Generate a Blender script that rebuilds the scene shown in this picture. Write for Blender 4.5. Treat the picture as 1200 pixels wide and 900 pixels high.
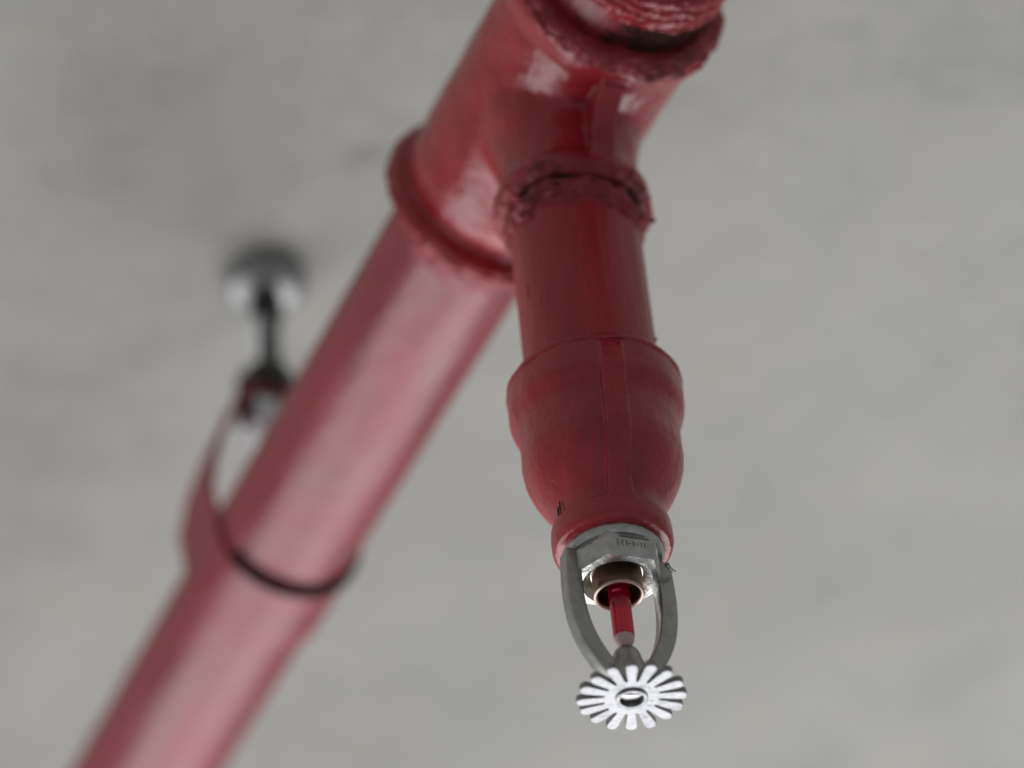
import bpy, bmesh, math, random
from mathutils import Vector, Matrix, noise

random.seed(7)
MM = 0.001
scene = bpy.context.scene
for o in list(bpy.data.objects):
    bpy.data.objects.remove(o)
C = scene.collection

# ------------------------------------------------------------------ camera
EYE = Vector((-20.207, -817.05, -790.87)) * MM
PITCH, ROLL, FPX = 0.7004, -0.10566, 5001.75
fwd = Vector((0, math.cos(PITCH), math.sin(PITCH)))
rgt0 = Vector((1, 0, 0))
up0 = rgt0.cross(fwd)
rgt = math.cos(ROLL) * rgt0 + math.sin(ROLL) * up0
upv = -math.sin(ROLL) * rgt0 + math.cos(ROLL) * up0
cam = bpy.data.cameras.new('camera')
cam.sensor_width = 36.0
cam.lens = FPX / 1200 * 36.0
cam.clip_start, cam.clip_end = 0.01, 100
cam.dof.use_dof = True
cam.dof.focus_distance = 1.03
cam.dof.aperture_fstop = 5.8
cam.dof.aperture_blades = 0
camo = bpy.data.objects.new('camera', cam)
C.objects.link(camo)
m3 = Matrix((rgt, upv, -fwd)).transposed()
camo.matrix_world = Matrix.Translation(EYE) @ m3.to_4x4()
scene.camera = camo

# ------------------------------------------------------------------ light
world = bpy.data.worlds.new('World')
scene.world = world
world.use_nodes = True
bg = world.node_tree.nodes['Background']
bg.inputs['Color'].default_value = (0.93, 0.97, 1.0, 1)
bg.inputs['Strength'].default_value = 0.28


def area(name, loc, target, sx, sy, radiance, col):
    L = bpy.data.lights.new(name, 'AREA')
    L.shape = 'RECTANGLE'
    L.size, L.size_y = sx, sy
    L.energy = radiance * math.pi * sx * sy
    L.color = col
    o = bpy.data.objects.new(name, L)
    C.objects.link(o)
    o.location = loc
    d = (Vector(target) - Vector(loc)).normalized()
    o.rotation_euler = d.to_track_quat('-Z', 'Y').to_euler()
    return o


# broad daylight from two openings in the side of the building, ahead of and below the pipe


def opening(name, az, el, dist, w, h, rad):
    a_, e_ = math.radians(az), math.radians(el)
    p = Vector((math.sin(a_) * math.cos(e_), math.cos(a_) * math.cos(e_), math.sin(e_))) * dist
    area(name, p, (0, 0, 0), w, h, rad, (0.985, 0.98, 1.0))


opening('daylight_opening', -54, -32, 3.0, 2.5, 1.7, 3.6)
opening('daylight_opening', 4, -38, 3.0, 2.6, 1.75, 4.05)

scene.view_settings.view_transform = 'Standard'
scene.view_settings.look = 'None'
scene.view_settings.exposure = 0
scene.view_settings.gamma = 1
scene.view_settings.use_curve_mapping = False

# ------------------------------------------------------------------ materials


def nodemat(name):
    m = bpy.data.materials.new(name)
    m.use_nodes = True
    nt = m.node_tree
    return m, nt, nt.nodes['Principled BSDF']


def N(nt, typ, **kw):
    n = nt.nodes.new(typ)
    for k, v in kw.items():
        setattr(n, k, v)
    return n


def noise_node(nt, scale, detail=4, rough=0.55, vec=None, dist=0.0):
    n = N(nt, 'ShaderNodeTexNoise')
    n.inputs['Scale'].default_value = scale
    n.inputs['Detail'].default_value = detail
    n.inputs['Roughness'].default_value = rough
    n.inputs['Distortion'].default_value = dist
    if vec is not None:
        nt.links.new(vec, n.inputs['Vector'])
    return n


def ramp(nt, src, stops):
    r = N(nt, 'ShaderNodeValToRGB')
    e = r.color_ramp.elements
    while len(e) < len(stops):
        e.new(0.5)
    for i, (p, c) in enumerate(stops):
        e[i].position = p
        e[i].color = c if len(c) == 4 else (*c, 1)
    nt.links.new(src, r.inputs['Fac'])
    return r


def paint(name, base, dark, light, stretch=(1, 1, 1), rough=(0.3, 0.46), bump=0.25, rotz=0.0, chips=0.0, spec=0.5):
    m, nt, b = nodemat(name)
    tc = N(nt, 'ShaderNodeTexCoord')
    mp = N(nt, 'ShaderNodeMapping')
    mp.inputs['Scale'].default_value = stretch
    vr = N(nt, 'ShaderNodeVectorRotate', rotation_type='Z_AXIS')
    vr.inputs['Angle'].default_value = rotz
    nt.links.new(tc.outputs['Object'], vr.inputs['Vector'])
    nt.links.new(vr.outputs['Vector'], mp.inputs['Vector'])
    v = mp.outputs['Vector']
    n1 = noise_node(nt, 55, 5, 0.6, v)
    r1 = ramp(nt, n1.outputs['Fac'], [(0.3, dark), (0.52, base), (0.75, light)])
    col = r1.outputs['Color']
    if chips > 0:
        n3 = noise_node(nt, 260, 3, 0.6, v, 0.6)
        r3 = ramp(nt, n3.outputs['Fac'], [(0.70 - chips, (0, 0, 0)), (0.74 - chips, (1, 1, 1))])
        mx = N(nt, 'ShaderNodeMixRGB')
        nt.links.new(r3.outputs['Color'], mx.inputs['Fac'])
        nt.links.new(col, mx.inputs['Color1'])
        mx.inputs['Color2'].default_value = (0.025, 0.014, 0.012, 1)
        col = mx.outputs['Color']
    nt.links.new(col, b.inputs['Base Color'])
    n2 = noise_node(nt, 300, 4, 0.6, v)
    rr = N(nt, 'ShaderNodeMapRange')
    rr.inputs['To Min'].default_value, rr.inputs['To Max'].default_value = rough
    nt.links.new(n1.outputs['Fac'], rr.inputs['Value'])
    nt.links.new(rr.outputs['Result'], b.inputs['Roughness'])
    n4 = noise_node(nt, 90, 2, 0.5, v)
    ad = N(nt, 'ShaderNodeMath', operation='ADD')
    ml = N(nt, 'ShaderNodeMath', operation='MULTIPLY')
    ml.inputs[1].default_value = 0.35
    nt.links.new(n2.outputs['Fac'], ml.inputs[0])
    nt.links.new(ml.outputs[0], ad.inputs[0])
    nt.links.new(n4.outputs['Fac'], ad.inputs[1])
    bp = N(nt, 'ShaderNodeBump')
    bp.inputs['Strength'].default_value = bump
    bp.inputs['Distance'].default_value = 0.0012
    nt.links.new(ad.outputs[0], bp.inputs['Height'])
    nt.links.new(bp.outputs['Normal'], b.inputs['Normal'])
    b.inputs['Specular IOR Level'].default_value = spec
    return m


RED, RED_D, RED_L = (0.27, 0.014, 0.028), (0.20, 0.009, 0.019), (0.31, 0.024, 0.042)
CAST, CAST_D, CAST_L = (0.32, 0.013, 0.023), (0.235, 0.009, 0.016), (0.37, 0.024, 0.036)
M = {}
M['paint_pipe'] = paint('red_paint_pipe', RED, RED_D, RED_L, (0.55, 1.6, 1.6), (0.27, 0.52), 0.5, rotz=-2.043, spec=0.72)
M['paint_drop'] = paint('red_paint_brushed', CAST, CAST_D, CAST_L, (2.4, 2.4, 0.3), (0.22, 0.55), 0.45, chips=0.01)
M['paint_cast'] = paint('red_paint_cast', CAST, CAST_D, CAST_L, (1.3, 1.3, 0.9), (0.18, 0.40), 0.55, spec=0.6)
M['paint_strap'] = paint('red_paint_strap', RED, RED_D, RED_L, (1, 1, 1), (0.3, 0.5), 0.3, spec=0.7)
M['paint_clot'] = paint('red_paint_over_thread_tow', (0.26, 0.022, 0.030), (0.10, 0.012, 0.014), (0.36, 0.06, 0.065),
                        (1.5, 1.5, 1.5), (0.35, 0.6), 0.4, chips=0.03, spec=0.4)


def metal(name, col, rough, bump=0.1, scale=400, dark=0.8, metallic=1.0, spec=0.5):
    m, nt, b = nodemat(name)
    tc = N(nt, 'ShaderNodeTexCoord')
    n = noise_node(nt, scale, 4, 0.6, tc.outputs['Object'])
    r = ramp(nt, n.outputs['Fac'], [(0.3, tuple(c * dark for c in col)), (0.7, col)])
    nt.links.new(r.outputs['Color'], b.inputs['Base Color'])
    b.inputs['Metallic'].default_value = metallic
    b.inputs['Specular IOR Level'].default_value = spec
    mr = N(nt, 'ShaderNodeMapRange')
    mr.inputs['To Min'].default_value, mr.inputs['To Max'].default_value = rough
    nt.links.new(n.outputs['Fac'], mr.inputs['Value'])
    nt.links.new(mr.outputs['Result'], b.inputs['Roughness'])
    bp = N(nt, 'ShaderNodeBump')
    bp.inputs['Strength'].default_value = bump
    bp.inputs['Distance'].default_value = 0.0004
    nt.links.new(n.outputs['Fac'], bp.inputs['Height'])
    nt.links.new(bp.outputs['Normal'], b.inputs['Normal'])
    return m


M['chrome'] = metal('cast_chrome', (0.54, 0.54, 0.52), (0.2, 0.42), 0.5, dark=0.7)
M['deflector'] = metal('bright_chrome_plate', (0.33, 0.335, 0.345), (0.22, 0.46), 0.5, 700, 0.6)
M['arm'] = metal('cast_chrome_arm', (0.43, 0.43, 0.41), (0.26, 0.46), 0.3, dark=0.75)
M['engrave'] = metal('engraved_dark_metal', (0.20, 0.20, 0.19), (0.4, 0.6), 0.1)
M['bronze'] = metal('bronze', (0.22, 0.14, 0.09), (0.32, 0.45), 0.1)
M['bronze_rim'] = metal('bronze_rim', (0.55, 0.42, 0.36), (0.35, 0.5), 0.05)
M['zinc'] = metal('zinc_hardware', (0.36, 0.36, 0.36), (0.42, 0.55), 0.1)
M['black_steel'] = metal('dark_steel', (0.07, 0.07, 0.065), (0.4, 0.55), 0.2)
M['rod'] = metal('dull_steel_rod', (0.30, 0.30, 0.29), (0.3, 0.5), 0.2)
M['rubber'] = metal('black_rubber', (0.012, 0.011, 0.010), (0.7, 0.9), 0.2, metallic=0.0, spec=0.08)

M['tow'] = metal('bare_thread_tow', (0.055, 0.020, 0.017), (0.7, 0.9), 0.4, metallic=0.0, spec=0.08)
M['zinc_bright'] = metal('bright_zinc', (0.62, 0.63, 0.66), (0.3, 0.42), 0.1)

m, nt, b = nodemat('red_glass_bulb')
b.inputs['Base Color'].default_value = (0.62, 0.012, 0.045, 1)
b.inputs['Roughness'].default_value = 0.06
b.inputs['Transmission Weight'].default_value = 0.6
b.inputs['IOR'].default_value = 1.47
M['bulb'] = m
m, nt, b = nodemat('bubble_glass')
b.inputs['Base Color'].default_value = (0.75, 0.05, 0.10, 1)
b.inputs['Roughness'].default_value = 0.08
M['bubble'] = m
m, nt, b = nodemat('clear_glass_tip')
b.inputs['Base Color'].default_value = (0.60, 0.42, 0.42, 1)
b.inputs['Roughness'].default_value = 0.4
b.inputs['Specular IOR Level'].default_value = 0.2
b.inputs['Transmission Weight'].default_value = 0.2
b.inputs['IOR'].default_value = 1.47
M['glass_tip'] = m

# concrete
m, nt, b = nodemat('cast_concrete')
tc = N(nt, 'ShaderNodeTexCoord')
v = tc.outputs['Object']
n1 = noise_node(nt, 7, 6, 0.62, v, 0.4)
n2 = noise_node(nt, 30, 7, 0.72, v, 1.1)
n3 = noise_node(nt, 300, 3, 0.6, v)
r1 = ramp(nt, n1.outputs['Fac'], [(0.3, (0.352, 0.348, 0.319)), (0.7, (0.446, 0.441, 0.410))])
r2 = ramp(nt, n2.outputs['Fac'], [(0.25, (0.82, 0.82, 0.82)), (0.5, (1, 1, 1)), (0.75, (1.03, 0.985, 0.95))])
r3 = ramp(nt, n3.outputs['Fac'], [(0.25, (0.9, 0.9, 0.9)), (0.6, (1, 1, 1))])
a = N(nt, 'ShaderNodeMixRGB', blend_type='MULTIPLY')
a.inputs['Fac'].default_value = 1
nt.links.new(r1.outputs['Color'], a.inputs['Color1'])
nt.links.new(r2.outputs['Color'], a.inputs['Color2'])
c2 = N(nt, 'ShaderNodeMixRGB', blend_type='MULTIPLY')
c2.inputs['Fac'].default_value = 1
nt.links.new(a.outputs['Color'], c2.inputs['Color1'])
nt.links.new(r3.outputs['Color'], c2.inputs['Color2'])
nt.links.new(c2.outputs['Color'], b.inputs['Base Color'])
b.inputs['Roughness'].default_value = 0.85
bp = N(nt, 'ShaderNodeBump')
bp.inputs['Strength'].default_value = 0.6
bp.inputs['Distance'].default_value = 0.002
nt.links.new(n2.outputs['Fac'], bp.inputs['Height'])
nt.links.new(bp.outputs['Normal'], b.inputs['Normal'])
M['concrete'] = m
m, nt, b = nodemat('dark_stain')
b.inputs['Base Color'].default_value = (0.30, 0.295, 0.28, 1)
b.inputs['Roughness'].default_value = 0.9
M['stain'] = m

# ------------------------------------------------------------------ mesh helpers (millimetres)


def link(name, bm, mat, parent=None, smooth=True, angle=40):
    me = bpy.data.meshes.new(name)
    bmesh.ops.recalc_face_normals(bm, faces=bm.faces)
    bm.to_mesh(me)
    bm.free()
    me.materials.append(M[mat])
    if smooth:
        for p in me.polygons:
            p.use_smooth = True
        me.set_sharp_from_angle(angle=math.radians(angle))
    o = bpy.data.objects.new(name, me)
    C.objects.link(o)
    if parent:
        o.parent = parent
    return o


def empty(name, loc=(0, 0, 0)):
    o = bpy.data.objects.new(name, None)
    o.empty_display_size = 0.01
    C.objects.link(o)
    o.location = loc
    return o


def frame(origin, axis, xref=None):
    """orthonormal frame: local z = axis"""
    z = Vector(axis).normalized()
    x = Vector(xref) if xref else (Vector((0, 0, 1)) if abs(z.z) < 0.9 else Vector((1, 0, 0)))
    x = (x - x.dot(z) * z).normalized()
    y = z.cross(x)
    return Matrix((x, y, z)).transposed().to_4x4(), Vector(origin)


def lathe(bm, prof, origin=(0, 0, 0), axis=(0, 0, 1), n=96, disp=None, cap=True):
    """prof: list of (radius, height along axis) in mm"""
    R, o = frame(origin, axis)
    rings = []
    for (r, h) in prof:
        ring = []
        for k in range(n):
            a = 2 * math.pi * k / n
            rr, hh = r, h
            if disp:
                rr, hh = disp(r, h, a)
            p = R @ Vector((rr * math.cos(a), rr * math.sin(a), hh)) + o
            ring.append(bm.verts.new(p * MM))
        rings.append(ring)
    for i in range(len(rings) - 1):
        for k in range(n):
            k2 = (k + 1) % n
            bm.faces.new((rings[i][k], rings[i][k2], rings[i + 1][k2], rings[i + 1][k]))
    if cap:
        bm.faces.new(rings[0][::-1])
        bm.faces.new(rings[-1])
    return rings


def fine(prof, step=1.0):
    out = []
    for (a, b_) in zip(prof[:-1], prof[1:]):
        L = math.hypot(a[0] - b_[0], a[1] - b_[1])
        k = max(1, int(math.ceil(L / step)))
        for i in range(k):
            t = i / k
            out.append((a[0] + (b_[0] - a[0]) * t, a[1] + (b_[1] - a[1]) * t))
    out.append(prof[-1])
    return out


def catmull(pts, k=6):
    out = []
    P = [pts[0]] + list(pts) + [pts[-1]]
    for i in range(1, len(P) - 2):
        p0, p1, p2, p3 = P[i - 1], P[i], P[i + 1], P[i + 2]
        for j in range(k):
            t = j / k
            out.append(tuple(0.5 * ((2 * b1) + (-a1 + c1) * t + (2 * a1 - 5 * b1 + 4 * c1 - d1) * t * t + (-a1 + 3 * b1 - 3 * c1 + d1) * t ** 3)
                             for a1, b1, c1, d1 in zip(p0, p1, p2, p3)))
    out.append(tuple(pts[-1]))
    return out


def box(bm, cx, cy, cz, sx, sy, sz, mat=None):
    vs = []
    for dx in (-1, 1):
        for dy in (-1, 1):
            for dz in (-1, 1):
                p = Vector((cx + dx * sx / 2, cy + dy * sy / 2, cz + dz * sz / 2))
                if mat is not None:
                    p = mat @ p
                vs.append(bm.verts.new(p * MM))
    for f in ((0, 1, 3, 2), (4, 6, 7, 5), (0, 4, 5, 1), (2, 3, 7, 6), (0, 2, 6, 4), (1, 5, 7, 3)):
        bm.faces.new([vs[i] for i in f])
    return vs


def sweep(bm, path, half_n, half_b, side, corner=0.25):
    """rounded-rectangle sweep. path: Vectors (mm); side: constant binormal; half_n may be a list"""
    prev = None
    ns = len(path)
    first = None
    for i, p in enumerate(path):
        t = (path[min(i + 1, ns - 1)] - path[max(i - 1, 0)]).normalized()
        bvec = (side - side.dot(t) * t).normalized()
        nvec = t.cross(bvec)
        hn = half_n[i] if isinstance(half_n, (list, tuple)) else half_n
        hb = half_b[i] if isinstance(half_b, (list, tuple)) else half_b
        c = corner * min(hn, hb) * 2
        ring = []
        for (qx, qy) in ((1, 1), (-1, 1), (-1, -1), (1, -1)):
            corners = [(hn, hb - c), (hn - 0.29 * c, hb - 0.29 * c), (hn - c, hb)]
            if qx * qy < 0:
                corners = corners[::-1]
            for (u, w) in corners:
                ring.append(bm.verts.new((p + nvec * (u * qx) + bvec * (w * qy)) * MM))
        if prev:
            m_ = len(ring)
            for k in range(m_):
                bm.faces.new((prev[k], prev[(k + 1) % m_], ring[(k + 1) % m_], ring[k]))
        else:
            first = ring
        prev = ring
    bm.faces.new(first[::-1])
    bm.faces.new(prev)


def remeshed(name, bm, mat, parent, voxel, smooth_iter, lumps=0.0, lscale=0.1, soften=None):
    """fuse overlapping solids into one skin with cast fillets"""
    bmesh.ops.scale(bm, vec=(1000, 1000, 1000), verts=bm.verts)      # fuse at millimetre scale, shrink after
    o = link(name, bm, mat, None, smooth=False)
    md = o.modifiers.new('fuse', 'REMESH')
    md.mode = 'VOXEL'
    md.voxel_size = voxel
    md.use_smooth_shade = True
    sm = o.modifiers.new('fillet', 'SMOOTH')
    sm.factor = 0.5
    sm.iterations = smooth_iter
    dg = bpy.context.evaluated_depsgraph_get()
    me = bpy.data.meshes.new_from_object(o.evaluated_get(dg))
    o.modifiers.clear()
    old = o.data
    o.data = me
    bpy.data.meshes.remove(old)
    me.name = name
    if soften:                       # extra blending where castings flow into each other
        nv = len(me.vertices)
        co = [0.0] * (3 * nv)
        me.vertices.foreach_get('co', co)
        vg = o.vertex_groups.new(name='blend')
        for i in range(nv):
            w = soften(Vector(co[3 * i:3 * i + 3]))
            if w > 0:
                vg.add([i], w, 'REPLACE')
        sm = o.modifiers.new('blend', 'SMOOTH')
        sm.factor, sm.iterations, sm.vertex_group = 0.5, 90, 'blend'
        dg = bpy.context.evaluated_depsgraph_get()
        me = bpy.data.meshes.new_from_object(o.evaluated_get(dg))
        o.modifiers.clear()
        o.vertex_groups.clear()
        old = o.data
        o.data = me
        bpy.data.meshes.remove(old)
        me.name = name
    me.transform(Matrix.Scale(MM, 4))
    if lumps > 0:
        nv = len(me.vertices)
        co, no = [0.0] * (3 * nv), [0.0] * (3 * nv)
        me.vertices.foreach_get('co', co)
        me.vertices.foreach_get('normal', no)
        for i in range(0, 3 * nv, 3):
            p = Vector(co[i:i + 3]) * 1000
            d_ = (noise.noise(p * lscale) * lumps + noise.noise(p * lscale * 4) * lumps * 0.3) * MM
            for j in range(3):
                co[i + j] += no[i + j] * d_
        me.vertices.foreach_set('co', co)
        me.update()
    for p in me.polygons:
        p.use_smooth = True
    if not me.materials:
        me.materials.append(M[mat])
    if parent:
        o.parent = parent
    return o


def tag(o, label, cat):
    o['label'] = label
    o['category'] = cat


# ------------------------------------------------------------------ setting
CEIL = 108.0
bm = bmesh.new()
S = 4000
g = 40
vs = [bm.verts.new(Vector((x, y, CEIL)) * MM) for x, y in ((-S, -S), (S, -S), (S, S), (-S, S))]
vt = [bm.verts.new(Vector((x, y, CEIL + 200)) * MM) for x, y in ((-S, -S), (S, -S), (S, S), (-S, S))]
bm.faces.new(vs)
bm.faces.new(vt[::-1])
for i in range(4):
    bm.faces.new((vs[i], vs[(i + 1) % 4], vt[(i + 1) % 4], vt[i]))
ceil = link('ceiling', bm, 'concrete', None, smooth=False)
ceil['kind'] = 'structure'


def ceil_at(px, py):
    d = (rgt * ((px - 600) / FPX) - upv * ((py - 450) / FPX) + fwd)
    t = (CEIL * MM - EYE.z) / d.z
    return (EYE + d * t) * 1000


# shallow dark stains and pits in the concrete
for (px, py, r) in ((428, 182, 6.5), (412, 205, 3.5), (196, 120, 3.0), (222, 268, 3.2), (178, 60, 4.0), (905, 150, 3)):
    c = ceil_at(px, py)
    bm = bmesh.new()
    n = 28
    rim, mid = [], []
    for k in range(n):
        a = 2 * math.pi * k / n
        q = r * (0.75 + 0.5 * noise.noise(Vector((math.cos(a) * 1.3 + px, math.sin(a) * 1.3, py))))
        rim.append(bm.verts.new(Vector((c.x + 1.5 * q * math.cos(a), c.y + q * math.sin(a), CEIL - 0.01)) * MM))
        mid.append(bm.verts.new(Vector((c.x + 0.8 * q * math.cos(a), c.y + 0.5 * q * math.sin(a), CEIL - 0.35)) * MM))
    top = bm.verts.new(Vector((c.x, c.y, CEIL - 0.4)) * MM)
    for k in range(n):
        k2 = (k + 1) % n
        bm.faces.new((rim[k], rim[k2], mid[k2], mid[k]))
        bm.faces.new((mid[k], mid[k2], top))
    link('concrete_blemish', bm, 'stain' if r > 6 else 'concrete', ceil)

# ------------------------------------------------------------------ red pipe run
PSI = 2.0430057
D = Vector((math.cos(PSI), math.sin(PSI), 0))       # run direction, away from the camera
SD = Vector((-D.y, D.x, 0))                           # to the left of the run as seen from here
Z = Vector((0, 0, 1))
pipe = empty('sprinkler_pipe', (0, 0, 0))
tag(pipe, 'red painted steel sprinkler pipe with tee, short drop and reducing coupling under concrete ceiling', 'pipe')

RM = 21.0


def wob(r, h, a):
    return r + 0.12 * noise.noise(Vector((math.cos(a) * 2, math.sin(a) * 2, h * 0.03))), h


bm = bmesh.new()
lathe(bm, [(RM, h) for h in range(30, 900, 6)], (0, 0, 0), D, 96, wob)
link('main_pipe', bm, 'paint_pipe', pipe)

bm = bmesh.new()
lathe(bm, [(23.4, h) for h in range(30, 140, 3)], (0, 0, 0), -D, 96, wob)
link('near_pipe', bm, 'paint_pipe', pipe)

# tee
SH = -SD * 0.9
bm = bmesh.new()
run = [(20, -38.5), (28.4, -38.5), (29.6, -37.2), (29.8, -34), (28.9, -31), (27.3, -27), (26.8, -18), (26.6, 0), (26.5, 25), (26.4, 35), (26.1, 39), (25.5, 41.5), (25.2, 43),
       (25.6, 44.4), (28.4, 45.2), (29.3, 46.2), (29.4, 49), (28.6, 50.6), (25.6, 52.0), (24.2, 55), (20, 55)]
lathe(bm, fine(run, 1.2), SH, D, 120)
br = [(10, 4), (21.6, 4), (21.4, -16), (20.6, -21), (19.5, -25.5), (18.7, -30), (18.2, -35), (18.1, -38), (18.5, -41), (19.9, -42.6), (20.5, -43.6), (20.5, -47), (19.9, -48), (15, -48)]
lathe(bm, fine([(r, -h) for r, h in br], 1.2), (0, 0, 0), (0, 0, -1), 120)
# gusset rib in the crotch between the branch and the near half of the run
dn = -D
ribm = Matrix((dn, SD, Z)).transposed().to_4x4()
prof = [(8, -20), (8, -45), (20.8, -45.0), (22.2, -42), (23.2, -38), (25.0, -34.4), (28, -32.2), (31.5, -30.6), (31.5, -20)]
va, vb = [], []
for (x, z) in prof:
    w = 3.1
    va.append(bm.verts.new((ribm @ Vector((x, w, z))) * MM))
    vb.append(bm.verts.new((ribm @ Vector((x, -w, z))) * MM))
bm.faces.new(va)
bm.faces.new(vb[::-1])
for i in range(len(va)):
    j = (i + 1) % len(va)
    bm.faces.new((va[i], va[j], vb[j], vb[i]))


def crotch(p):
    if p.z > 4 or p.z < -36:
        return 0.0
    r = math.hypot(p.x, p.y)
    if r > 29 or (abs(p.dot(SD)) < 5.5 and p.dot(dn) > 0):
        return 0.0
    w = min(1.0, (29 - r) / 4) * min(1.0, (p.z + 36) / 5) * min(1.0, (4 - p.z) / 5)
    return max(0.0, w)


tee = remeshed('tee_fitting', bm, 'paint_cast', pipe, 0.5, 6, 0.28, 0.12, crotch)


def clot(name, prof, origin, axis, amp, seed, mat='paint_clot', ridge=0.5, parent=None, n=220, pitch=1.8):
    """lumpy paint over thread tow around a joint"""
    def disp(r, h, a):
        p = Vector((math.cos(a) * r, math.sin(a) * r, h))
        e = noise.noise(p * 0.22 + Vector((seed, 0, 0))) * 0.9 + noise.noise(p * 0.55 + Vector((0, seed, 0))) * 0.7
        e += 0.55 * noise.noise(Vector((p.x * 0.5, p.y * 0.5, h * 1.6 + seed)))
        rg = math.sin(2 * math.pi * (h + a / (2 * math.pi) * pitch) / pitch + 2.2 * noise.noise(p * 0.2))
        ca, sa = math.cos(a), math.sin(a)
        e += 0.7 * noise.noise(Vector((ca * 3.0, sa * 3.0, h * 0.9 + seed)))
        e += 0.5 * noise.noise(Vector((ca * 6.0, sa * 6.0, h * 1.7 - seed)))
        dh = 0.5 * noise.noise(p * 0.3 + Vector((0, 0, seed))) + 1.5 * noise.noise(Vector((ca * 2.6 + seed, sa * 2.6, seed)))
        return r + amp * e + ridge * rg, h + amp * dh
    b_ = bmesh.new()
    lathe(b_, fine(prof, 0.35), origin, axis, n, disp)
    return link(name, b_, mat, parent, angle=75)


clot('thread_tow', [(14, -49.6), (17.0, -50.2), (18.0, -51.2), (18.2, -53), (17.9, -54.6), (17.4, -56), (16.9, -58.3), (15.5, -58.6)],
     (0, 0, 0), (0, 0, 1), 1.15, 3.1, parent=tee, ridge=0.16)
clot('painted_lip', [(16, -44), (20.0, -45.2), (20.7, -46.8), (20.0, -48.6), (18.4, -49.4), (16, -49.4)], (0, 0, 0), (0, 0, 1), 0.85, 6.3, parent=tee, ridge=0.0)
clot('painted_lip', [(26, 45.0), (28.9, 46.2), (29.9, 47.4), (29.9, 48.8), (28.8, 50.6), (25.5, 51.8), (22, 53)], SH, D, 0.6, 12.9, 'paint_cast', parent=tee, ridge=0.0, n=260)
clot('bare_tow', [(15, -46), (17.6, -47), (17.5, -53), (15, -54)], (0, 0, 0), (0, 0, 1), 0.35, 2.3, 'tow', parent=tee, ridge=0.2)
clot('painted_lip', [(24, 33), (29.2, 34.2), (30.1, 36.2), (29.6, 38.4), (28.2, 39.8), (25.6, 40.0), (22, 39)], SH, -D, 1.0, 8.7, parent=tee, ridge=0.12, n=300)
clot('thread_tow', [(20, 46.2), (23.6, 46.8), (25.0, 48.2), (25.3, 51), (25.0, 54), (24.2, 58), (22, 58.5)], SH, -D, 0.55, 1.9, 'paint_cast', parent=tee, ridge=0.22, n=300, pitch=2.6)
clot('bare_tow', [(20, 37), (23.4, 38), (23.6, 44), (23.4, 47), (20, 48)], SH, -D, 0.45, 4.4, 'tow', parent=tee, ridge=0.25, n=240)
clot('thread_tow', [(19, 53), (24.0, 55.3), (22.8, 58.5), (21.2, 62.5), (20.4, 64), (19, 64.2)], SH * 0.5, D, 0.3, 5.2, 'paint_pipe', 0.12, tee)

# drop pipe
bm = bmesh.new()
lathe(bm, [(16.85, -h) for h in range(30, 118, 2)], (0, 0, 0), (0, 0, 1), 96, wob)
drop = link('drop_pipe', bm, 'paint_drop', pipe)

# reducing coupling
cp = [(10, -107), (20.6, -107), (21.5, -107.4), (21.9, -108.6), (22.0, -111.5), (21.95, -115.4), (21.4, -117.6), (20.5, -119.4), (20.0, -121.6), (19.9, -126), (20.0, -131),
      (19.5, -134.5), (18.4, -138), (16.8, -141.3), (15.0, -144.2), (13.8, -146.4), (13.35, -148.5), (13.3, -152.3)]
bm = bmesh.new()
lathe(bm, fine([(r, -h) for r, h in cp] + [(8, 152.6)], 1.0), (0, 0, 0), (0, 0, -1), 120)
collar = [(8, 151.4), (14.1, 151.5), (14.75, 152.0), (14.9, 153.2), (14.9, 156.6), (14.5, 158.0), (13.8, 158.6), (12.5, 158.7), (8, 158.7)]
lathe(bm, fine(collar, 0.8), (0, 0, 0), (0, 0, -1), 120)
# raised casting ribs along the front and the back
for az in (12.5, 192.5):
    a = math.radians(az)
    f = Vector((math.sin(a), -math.cos(a), 0))
    sdv = Vector((f.y, -f.x, 0))
    rm_ = Matrix((f, sdv, Z)).transposed().to_4x4()
    pr = [(6, -110), (22.1, -110), (22.7, -112), (22.6, -116), (21.6, -119.5), (21.3, -127), (21.2, -132), (20.0, -137), (18.3, -141), (16.2, -144.6), (15.0, -147), (14.9, -152.5), (6, -152.5)]
    pr = [(x + (0.35 if x > 7 else 0), z) for x, z in pr]
    va = [bm.verts.new((rm_ @ Vector((x, 3.0, z))) * MM) for x, z in pr]
    vb = [bm.verts.new((rm_ @ Vector((x, -3.0, z))) * MM) for x, z in pr]
    bm.faces.new(va)
    bm.faces.new(vb[::-1])
    for i in range(len(va)):
        j = (i + 1) % len(va)
        bm.faces.new((va[i], va[j], vb[j], vb[i]))
coup = remeshed('reducing_coupling', bm, 'paint_cast', pipe, 0.38, 3, 0.12, 0.16)

bm = bmesh.new()
lathe(bm, [(20.6, 106.9), (21.1, 106.6), (21.7, 106.75), (22.1, 107.2), (22.2, 107.8), (21.9, 108.5), (20.8, 108.4)], (0, 0, 0), (0, 0, -1), 160,
      lambda r, h, a: (r + 0.25 * noise.noise(Vector((math.cos(a) * 5, math.sin(a) * 5, 1.0))), h + 0.35 * noise.noise(Vector((math.cos(a) * 4, math.sin(a) * 4, 7.0)))))
link('rim', bm, 'paint_cast', coup)


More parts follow.
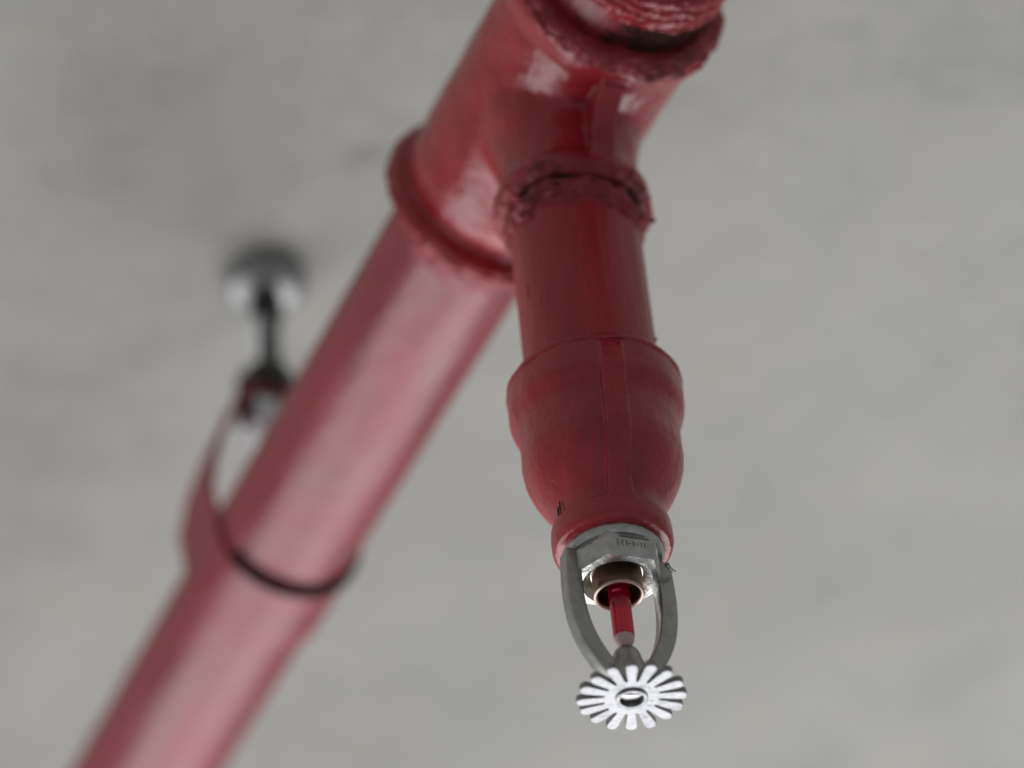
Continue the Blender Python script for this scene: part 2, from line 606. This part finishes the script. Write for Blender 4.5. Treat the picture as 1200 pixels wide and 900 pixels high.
def surf_lump(name, parent, R, az, z, lx, lz, h, mat):
    """little bead of paint or a chip sitting on the drop"""
    a = math.radians(az)
    f = Vector((math.sin(a), -math.cos(a), 0))
    t = Vector((f.y, -f.x, 0))
    b_ = bmesh.new()
    bmesh.ops.create_icosphere(b_, subdivisions=2, radius=1)
    for v_ in b_.verts:
        q = v_.co.copy()
        q *= 1 + 0.35 * noise.noise(q * 1.7 + Vector((az, z, 0)))
        v_.co = (f * (R + q.x * h) + t * (q.y * lx) + Z * (z + q.z * lz)) * MM
    return link(name, b_, mat, parent)


for (az, z, lx, lz, h) in ((88, -93, 0.5, 0.7, 0.45), (80, -70, 0.4, 1.6, 0.15), (-40, -87, 0.18, 2.6, 0.16), (-8, -82, 0.15, 2.2, 0.14), (-55, -80, 0.16, 3.0, 0.15), (12, -95, 0.16, 1.8, 0.14)):
    surf_lump('paint_drip', drop, 16.85, az, z, lx, lz, h, 'paint_drop')
for (az, z, lx, lz, h, mt) in ((-92, -108.6, 0.5, 0.8, 0.6, 'black_steel'), (-58, -148.3, 0.22, 1.5, 0.25, 'black_steel'), (-64, -149, 0.22, 1.8, 0.25, 'black_steel')):
    surf_lump('paint_chip', coup, {-108.6: 20.6, -148.3: 13.9, -149: 13.7}[z], az, z, lx, lz, h, mt)
surf_lump('paint_drip', tee, 20.3, 82, -55, 0.6, 0.8, 1.0, 'paint_clot')

# ------------------------------------------------------------------ sprinkler head
head = empty('fire_sprinkler', Vector((0, 0, -159.2)) * MM)
tag(head, 'chrome pendent fire sprinkler head with red glass bulb and toothed round deflector', 'sprinkler')
PH = math.radians(23)
FX = Vector((math.cos(PH), math.sin(PH), 0))          # along the two arms
FN = Vector((math.sin(PH), -math.cos(PH), 0))         # towards the viewer
HB = Matrix((FX, -FN, Z)).transposed().to_4x4()        # local (arm, away, up)


def hp(o):
    """keep world geometry while parenting to the head's empty"""
    o.parent = head
    o.matrix_parent_inverse = Matrix.Translation(-head.location)
    return o


# wrench boss: round shoulder, six flats, open seat underneath
bm = bmesh.new()
lathe(bm, [(9, 158.4), (12.2, 158.6), (12.3, 159.6), (12.1, 160.6), (11.5, 161.3), (9, 161.4)], (0, 0, 0), (0, 0, -1), 96)
hp(link('shoulder', bm, 'chrome', None))
bm = bmesh.new()
RA, RB = 12.2, 11.5
lev = [(RA, -160.9), (RA, -166.6), (RB, -167.4)]
rings = []
for (r, z) in lev:
    ring = []
    for k in range(6):
        a = math.radians(60 * k)
        ring.append(bm.verts.new((HB @ Vector((r * math.cos(a), r * math.sin(a), z))) * MM))
    rings.append(ring)
bm.faces.new(rings[0])
for i in range(2):
    for k in range(6):
        bm.faces.new((rings[i][k], rings[i][(k + 1) % 6], rings[i + 1][(k + 1) % 6], rings[i + 1][k]))
# underside: annulus from the hexagon to the seat, then a shallow cone
nseg = 48
inner, cone = [], []
for k in range(nseg):
    a = 2 * math.pi * k / nseg
    inner.append(bm.verts.new((HB @ Vector((8.6 * math.cos(a), 8.6 * math.sin(a), -167.9))) * MM))
    cone.append(bm.verts.new((HB @ Vector((6.4 * math.cos(a), 6.4 * math.sin(a), -165.4))) * MM))
hexl = rings[2]
for k in range(6):
    per = nseg // 6
    for j in range(per):
        i0 = (k * per + j) % nseg
        i1 = (i0 + 1) % nseg
        if j < per // 2:
            bm.faces.new((hexl[k], inner[i0], inner[i1]))
        else:
            bm.faces.new((hexl[(k + 1) % 6], inner[i0], inner[i1]))
    mid = (k * per + per // 2) % nseg
    bm.faces.new((hexl[k], inner[mid], hexl[(k + 1) % 6]))
for k in range(nseg):
    k2 = (k + 1) % nseg
    bm.faces.new((inner[k], cone[k], cone[k2], inner[k2]))
bm.faces.new(cone)
bmesh.ops.bevel(bm, geom=[e for e in bm.edges if e.verts[0] in rings[0] + rings[1] and e.verts[1] in rings[0] + rings[1]], offset=0.14 * MM, segments=2, affect='EDGES')
boss = hp(link('wrench_boss', bm, 'chrome', None, angle=30))

# stamped characters on the front flat (too worn to read) and the scored line above them
apo = RA * math.cos(math.radians(30))
bm = bmesh.new()
box(bm, 0.9, -apo - 0.01, -162.0, 7.6, 0.14, 0.32, HB)
for (x, w, h) in ((-3.4, 0.28, 1.9), (-2.6, 0.5, 0.3), (-2.2, 0.28, 1.9), (-1.2, 0.28, 1.7), (-0.4, 0.7, 0.26), (0.6, 0.28, 1.6), (1.6, 0.5, 0.26), (2.6, 0.26, 1.5), (3.5, 0.26, 1.4)):
    box(bm, x, -apo - 0.005, -163.9, w, 0.1, h, HB)
o = link('stamped_marks', bm, 'engrave', None, smooth=False)
o.parent = boss
# a sliver of metal burr left on the edge of the boss
bm = bmesh.new()
pth = [HB @ Vector(p) for p in ((10.6, -6.0, -164.9), (12.2, -4.8, -165.2), (13.4, -3.9, -165.1), (14.0, -3.5, -164.3))]
sweep(bm, pth, [0.5, 0.45, 0.35, 0.15], [0.35, 0.3, 0.25, 0.1], Z.copy())
o = link('metal_burr', bm, 'engrave', None)
o.parent = boss

# frame arms
arm_pts = [(11.5, -161.2), (11.7, -164), (11.9, -169), (11.9, -174), (11.5, -179), (10.5, -184), (8.8, -188.5), (6.6, -192.5), (4.4, -195.7), (2.6, -197.6)]
for s in (-1, 1):
    pp = catmull(arm_pts, 4)
    path = [HB @ Vector((s * x, 0, z)) for x, z in pp]
    k = len(path)
    hn = [1.95 + 0.2 * math.sin(i / k * math.pi) for i in range(k)]
    hb = [2.4 - 0.3 * (i / k) for i in range(k)]
    bm = bmesh.new()
    sweep(bm, path, hn, hb, FN.copy(), 0.13)
    hp(link('frame_arm', bm, 'arm', None, angle=50))
# knuckle where the arms meet, carries bulb and deflector
bm = bmesh.new()
lathe(bm, catmull([(0.6, 187.4), (2.0, 187.8), (3.1, 189.2), (3.7, 191.5), (4.4, 194), (5.2, 196.5), (5.4, 198.6)], 4) + [(5.0, 200.6)], (0, 0, 0), (0, 0, -1), 64)
hp(link('knuckle', bm, 'arm', None))

# bronze seat cup
bm = bmesh.new()
lathe(bm, [(5.0, 163.5), (5.9, 163.6), (6.1, 165), (6.1, 171.4)], (0, 0, 0), (0, 0, -1), 72, cap=False)
lathe(bm, [(5.2, 171.4), (5.1, 166.6), (0.5, 166.4)], (0, 0, 0), (0, 0, -1), 72, cap=False)
cup = hp(link('seat_cup', bm, 'bronze', None))
bm = bmesh.new()
lathe(bm, [(6.1, 171.4), (6.2, 171.6), (6.1, 171.95), (5.8, 172.1), (5.5, 172.0), (5.3, 171.7), (5.2, 171.4)], (0, 0, 0), (0, 0, -1), 72, cap=False)
o = link('rim', bm, 'bronze_rim', None)
o.parent = cup

# glass bulb
bm = bmesh.new()
lathe(bm, catmull([(0.4, 167.0), (1.7, 167.6), (2.5, 169.2), (2.62, 171), (2.62, 178), (2.62, 182), (2.6, 184.2)], 4) + [(0.3, 184.25)], (0, 0, 0), (0, 0, -1), 48)
bulb = hp(link('glass_bulb', bm, 'bulb', None))
bm = bmesh.new()
lathe(bm, [(0.3, 184.3)] + catmull([(2.5, 184.3), (2.3, 185.4), (1.8, 186.6), (1.0, 187.6), (0.4, 188.4)], 4), (0, 0, 0), (0, 0, -1), 48)
o = link('bulb_tip', bm, 'glass_tip', None)
o.parent = bulb

# air bubble under the glass at the top of the bulb
bm = bmesh.new()
bmesh.ops.create_uvsphere(bm, u_segments=20, v_segments=12, radius=1)
for v_ in bm.verts:
    q = v_.co
    v_.co = (Vector((-0.35, -2.15, -171.6)) + Vector((q.x * 1.25, q.y * 0.62, q.z * 0.55))) * MM
o = link('air_bubble', bm, 'bubble', None)
o.parent = bulb

# deflector: hub plate + 16 teeth
ZT, ZB, RI, RO, NT = -200.5, -202.1, 6.7, 13.1, 16
A0 = math.radians(-90 + 3)
hi, ho = 0.94, 1.38
bm = bmesh.new()
outer_t, outer_b = [], []
dang = 2 * math.pi / NT
chord_r = RI
for k in range(NT):
    a = A0 + k * dang
    r_, t_ = Vector((math.cos(a), math.sin(a), 0)), Vector((-math.sin(a), math.cos(a), 0))
    pts = [r_ * chord_r - t_ * hi, r_ * chord_r + t_ * hi]
    am = a + dang / 2
    rm2 = Vector((math.cos(am), math.sin(am), 0))
    pts += [rm2 * (RI - 0.42)]
    for p in pts:
        outer_t.append(bm.verts.new((p + Z * ZT) * MM))
        outer_b.append(bm.verts.new((p + Z * ZB) * MM))
n = len(outer_t)
hole_b, hole_t = [], []
hub = [(3.9, ZB), (3.85, ZB - 0.45), (3.5, ZB - 0.6), (2.95, ZB - 0.55), (2.85, ZB), (2.8, ZB + 1.8)]
prev = outer_b
for hi_, (r, z) in enumerate(hub):
    ring = []
    for k in range(n):
        q = outer_b[k].co
        a = math.atan2(q.y, q.x)
        ring.append(bm.verts.new(Vector((r * math.cos(a), r * math.sin(a), z)) * MM))
    for k in range(n):
        bm.faces.new((prev[k], prev[(k + 1) % n], ring[(k + 1) % n], ring[k]))
    prev = ring
bm.faces.new(prev)
bm.faces.new(outer_t)
for k in range(n):
    bm.faces.new((outer_t[k], outer_t[(k + 1) % n], outer_b[(k + 1) % n], outer_b[k]))
defl = hp(link('deflector', bm, 'deflector', None, angle=25))
for k in range(NT):
    a = A0 + k * dang
    r_, t_ = Vector((math.cos(a), math.sin(a), 0)), Vector((-math.sin(a), math.cos(a), 0))
    ol = [(0, -hi), (RO - RI - 1.1, -ho)]
    for j in range(1, 8):
        b2 = -math.pi / 2 + math.pi * j / 8
        ol.append((RO - RI - 1.1 + 1.1 * math.cos(b2), ho * math.sin(b2)))
    ol += [(RO - RI - 1.1, ho), (0, hi)]
    tilt = random.uniform(-0.07, 0.07)
    tw = random.uniform(-0.09, 0.09)
    bm = bmesh.new()
    vt_, vb_ = [], []
    for (x, y) in ol:
        dz = math.tan(tilt) * x + tw * y * x / 6
        base = r_ * (chord_r + x) + t_ * y
        vt_.append(bm.verts.new((base + Z * (ZT + dz)) * MM))
        vb_.append(bm.verts.new((base + Z * (ZB + dz)) * MM))
    bm.faces.new(vt_)
    bm.faces.new(vb_[::-1])
    for i in range(len(vt_)):
        j = (i + 1) % len(vt_)
        bm.faces.new((vt_[i], vt_[j], vb_[j], vb_[i]))
    edges = [e for e in bm.edges if (e.verts[0] in vb_) and (e.verts[1] in vb_) and not (e.verts[0].co - e.verts[1].co).length > 2.3 * MM]
    edges = [e for e in edges if {e.verts[0], e.verts[1]} != {vb_[0], vb_[-1]}]
    bmesh.ops.bevel(bm, geom=edges, offset=0.14 * MM, segments=1, affect='EDGES')
    o = link('tooth', bm, 'deflector', None, angle=25)
    o.parent = defl
# compression screw seen in the hub's hole
bm = bmesh.new()
lathe(bm, [(0.2, 201.2), (2.5, 201.3), (2.6, 200.9), (2.6, 199.5)], (0, 0, 0), (0, 0, -1), 32, cap=False)
box(bm, 0, 0, -201.35, 4.2, 0.7, 0.3, Matrix.Rotation(0.15, 4, 'Z'))
o = link('compression_screw', bm, 'chrome', None)
o.parent = defl
# worn stamping round the hub
bm = bmesh.new()
rnd = random.Random(4)
for base in (20, 40, -22, -40, -112, -124, -136, -52, -62):
    for j in range(3):
        a = math.radians(base + j * 3.2)
        rr = 5.3 + rnd.uniform(-0.5, 0.5)
        mt = Matrix.Rotation(a, 4, 'Z')
        if rnd.random() < 0.5:
            box(bm, rr, 0, ZB - 0.012, 0.8, 0.13, 0.03, mt)
        else:
            box(bm, rr, 0, ZB - 0.012, 0.13, 0.45, 0.03, mt)
o = link('stamped_marks', bm, 'engrave', None, smooth=False)
o.parent = defl

# ------------------------------------------------------------------ pipe hanger
TH = 202.0
hz = D * TH
hang = empty('pipe_hanger', (hz + Z * -23) * MM)
tag(hang, 'red pear shaped strap hanger with threaded rod holding the main pipe to the ceiling', 'pipe hanger')


def hh(o):
    o.parent = hang
    o.matrix_parent_inverse = Matrix.Translation(-hang.location)
    return o


# pear loop outline in the (left, up) plane
loop = []
RS = 21.5
for ang in range(-180 - 12, 13, 6):
    a = math.radians(ang)
    loop.append((-RS * math.cos(a), RS * math.sin(a)))
right = [(-x, y) for x, y in []]
L0 = loop[0]
side_pts = [(22.2, 14), (20.6, 25), (17.4, 36), (13.2, 46), (10.4, 53), (8.6, 56.6), (5, 58.0), (0, 58.2)]
lp = [(s_x, s_y) for s_x, s_y in side_pts]
full = [(x, y) for x, y in lp[::-1]]
full = full + [(x, y) for x, y in [(RS * math.cos(math.radians(q)), RS * math.sin(math.radians(q))) for q in range(12, -193, -6)]]
full = full + [(-x, y) for x, y in lp]


def width_at(y):
    if y < 8:
        return 28.0
    if y > 46:
        return 11.0
    t = (y - 8) / 38
    return 28 - 17 * (t * t * (3 - 2 * t))


bm = bmesh.new()
prev = None
first = None
cnt = len(full)
th = 0.9
for i, (x, y) in enumerate(full):
    xn, yn = full[min(i + 1, cnt - 1)]
    xp, yp = full[max(i - 1, 0)]
    tx, ty = xn - xp, yn - yp
    l_ = math.hypot(tx, ty)
    nx, ny = -ty / l_, tx / l_      # outward or inward, fixed below
    if nx * x + ny * (y - 15) < 0:
        nx, ny = -nx, -ny
    w = width_at(y)
    t0 = 0.0 + (28 - w) * 0.12
    ring = []
    th_ = th + 1.5 * min(1, max(0, (y - 2) / 20))
    for (off, tt) in ((0, t0), (th_, t0), (th_, t0 + w), (0, t0 + w)):
        p = hz + SD * (x + nx * off) + Z * (y + ny * off) + D * tt
        ring.append(bm.verts.new(p * MM))
    if prev:
        for k in range(4):
            bm.faces.new((prev[k], prev[(k + 1) % 4], ring[(k + 1) % 4], ring[k]))
    else:
        first = ring
    prev = ring
bm.faces.new(first)
bm.faces.new(prev[::-1])
bmesh.ops.remove_doubles(bm, verts=bm.verts, dist=1e-6)
hh(link('strap', bm, 'paint_strap', None, angle=50))

# black rubber lining between strap and pipe, its edge shows as a dark line
bm = bmesh.new()
prev = None
first = None
for q in range(-35, -196, -5):
    a = math.radians(q)
    ring = []
    for (r, tt) in ((RM + 0.1, -3.0), (RS + 1.5, -3.0), (RS + 1.7, -0.1), (RS - 0.05, 0.0), (RS - 0.05, 26), (RM + 0.1, 26)):
        p = hz + SD * (-r * math.cos(math.radians(180) + a) if False else r * math.cos(a)) + Z * (r * math.sin(a)) + D * tt
        ring.append(bm.verts.new(p * MM))
    if prev:
        for k in range(6):
            bm.faces.new((prev[k], prev[(k + 1) % 6], ring[(k + 1) % 6], ring[k]))
    else:
        first = ring
    prev = ring
bm.faces.new(first)
bm.faces.new(prev[::-1])
hh(link('rubber_lining', bm, 'rubber', None))


def hexnut(name, c, r, z0, z1, mat, rot=0.3):
    b_ = bmesh.new()
    rings_ = []
    for (rr, z) in ((r * 0.9, z0), (r, z0 + 0.7), (r, z1 - 0.7), (r * 0.9, z1)):
        rings_.append([b_.verts.new((c + Vector((rr * math.cos(rot + k * math.pi / 3), rr * math.sin(rot + k * math.pi / 3), z))) * MM) for k in range(6)])
    b_.faces.new(rings_[0])
    b_.faces.new(rings_[-1][::-1])
    for i in range(3):
        for k in range(6):
            b_.faces.new((rings_[i][k], rings_[i][(k + 1) % 6], rings_[i + 1][(k + 1) % 6], rings_[i + 1][k]))
    return hh(link(name, b_, mat, None, smooth=False))


HC = hz + D * 8
hexnut('nut', HC, 9.6, 59.8, 68.5, 'black_steel', 0.2)
hexnut('nut', HC + SD * 3, 7.2, 45.0, 55.8, 'zinc_bright', 0.5)
hexnut('nut', HC - D * 3, 5.6, 90.0, 98.4, 'black_steel', 0.4)
# threaded rod, slightly out of plumb
bm = bmesh.new()
top = HC + Z * 104 - D * 3
bot = HC + Z * 44
ax = (top - bot)
Lr = ax.length
pr = []
k = 0
h = 0.0
while h < Lr:
    pr.append((4.3 if k % 2 else 3.7, h))
    h += 0.5
    k += 1
lathe(bm, pr, bot, ax, 24)
hh(link('threaded_rod', bm, 'rod', None))
bm = bmesh.new()
ac = HC - D * 3
lathe(bm, [(3, 98.5), (8.0, 98.7), (11.5, 100.5), (12.8, 103.0), (13.0, 106.5), (12.6, 107.95)], ac, (0, 0, 1), 64)
hh(link('ceiling_flange', bm, 'zinc', None))
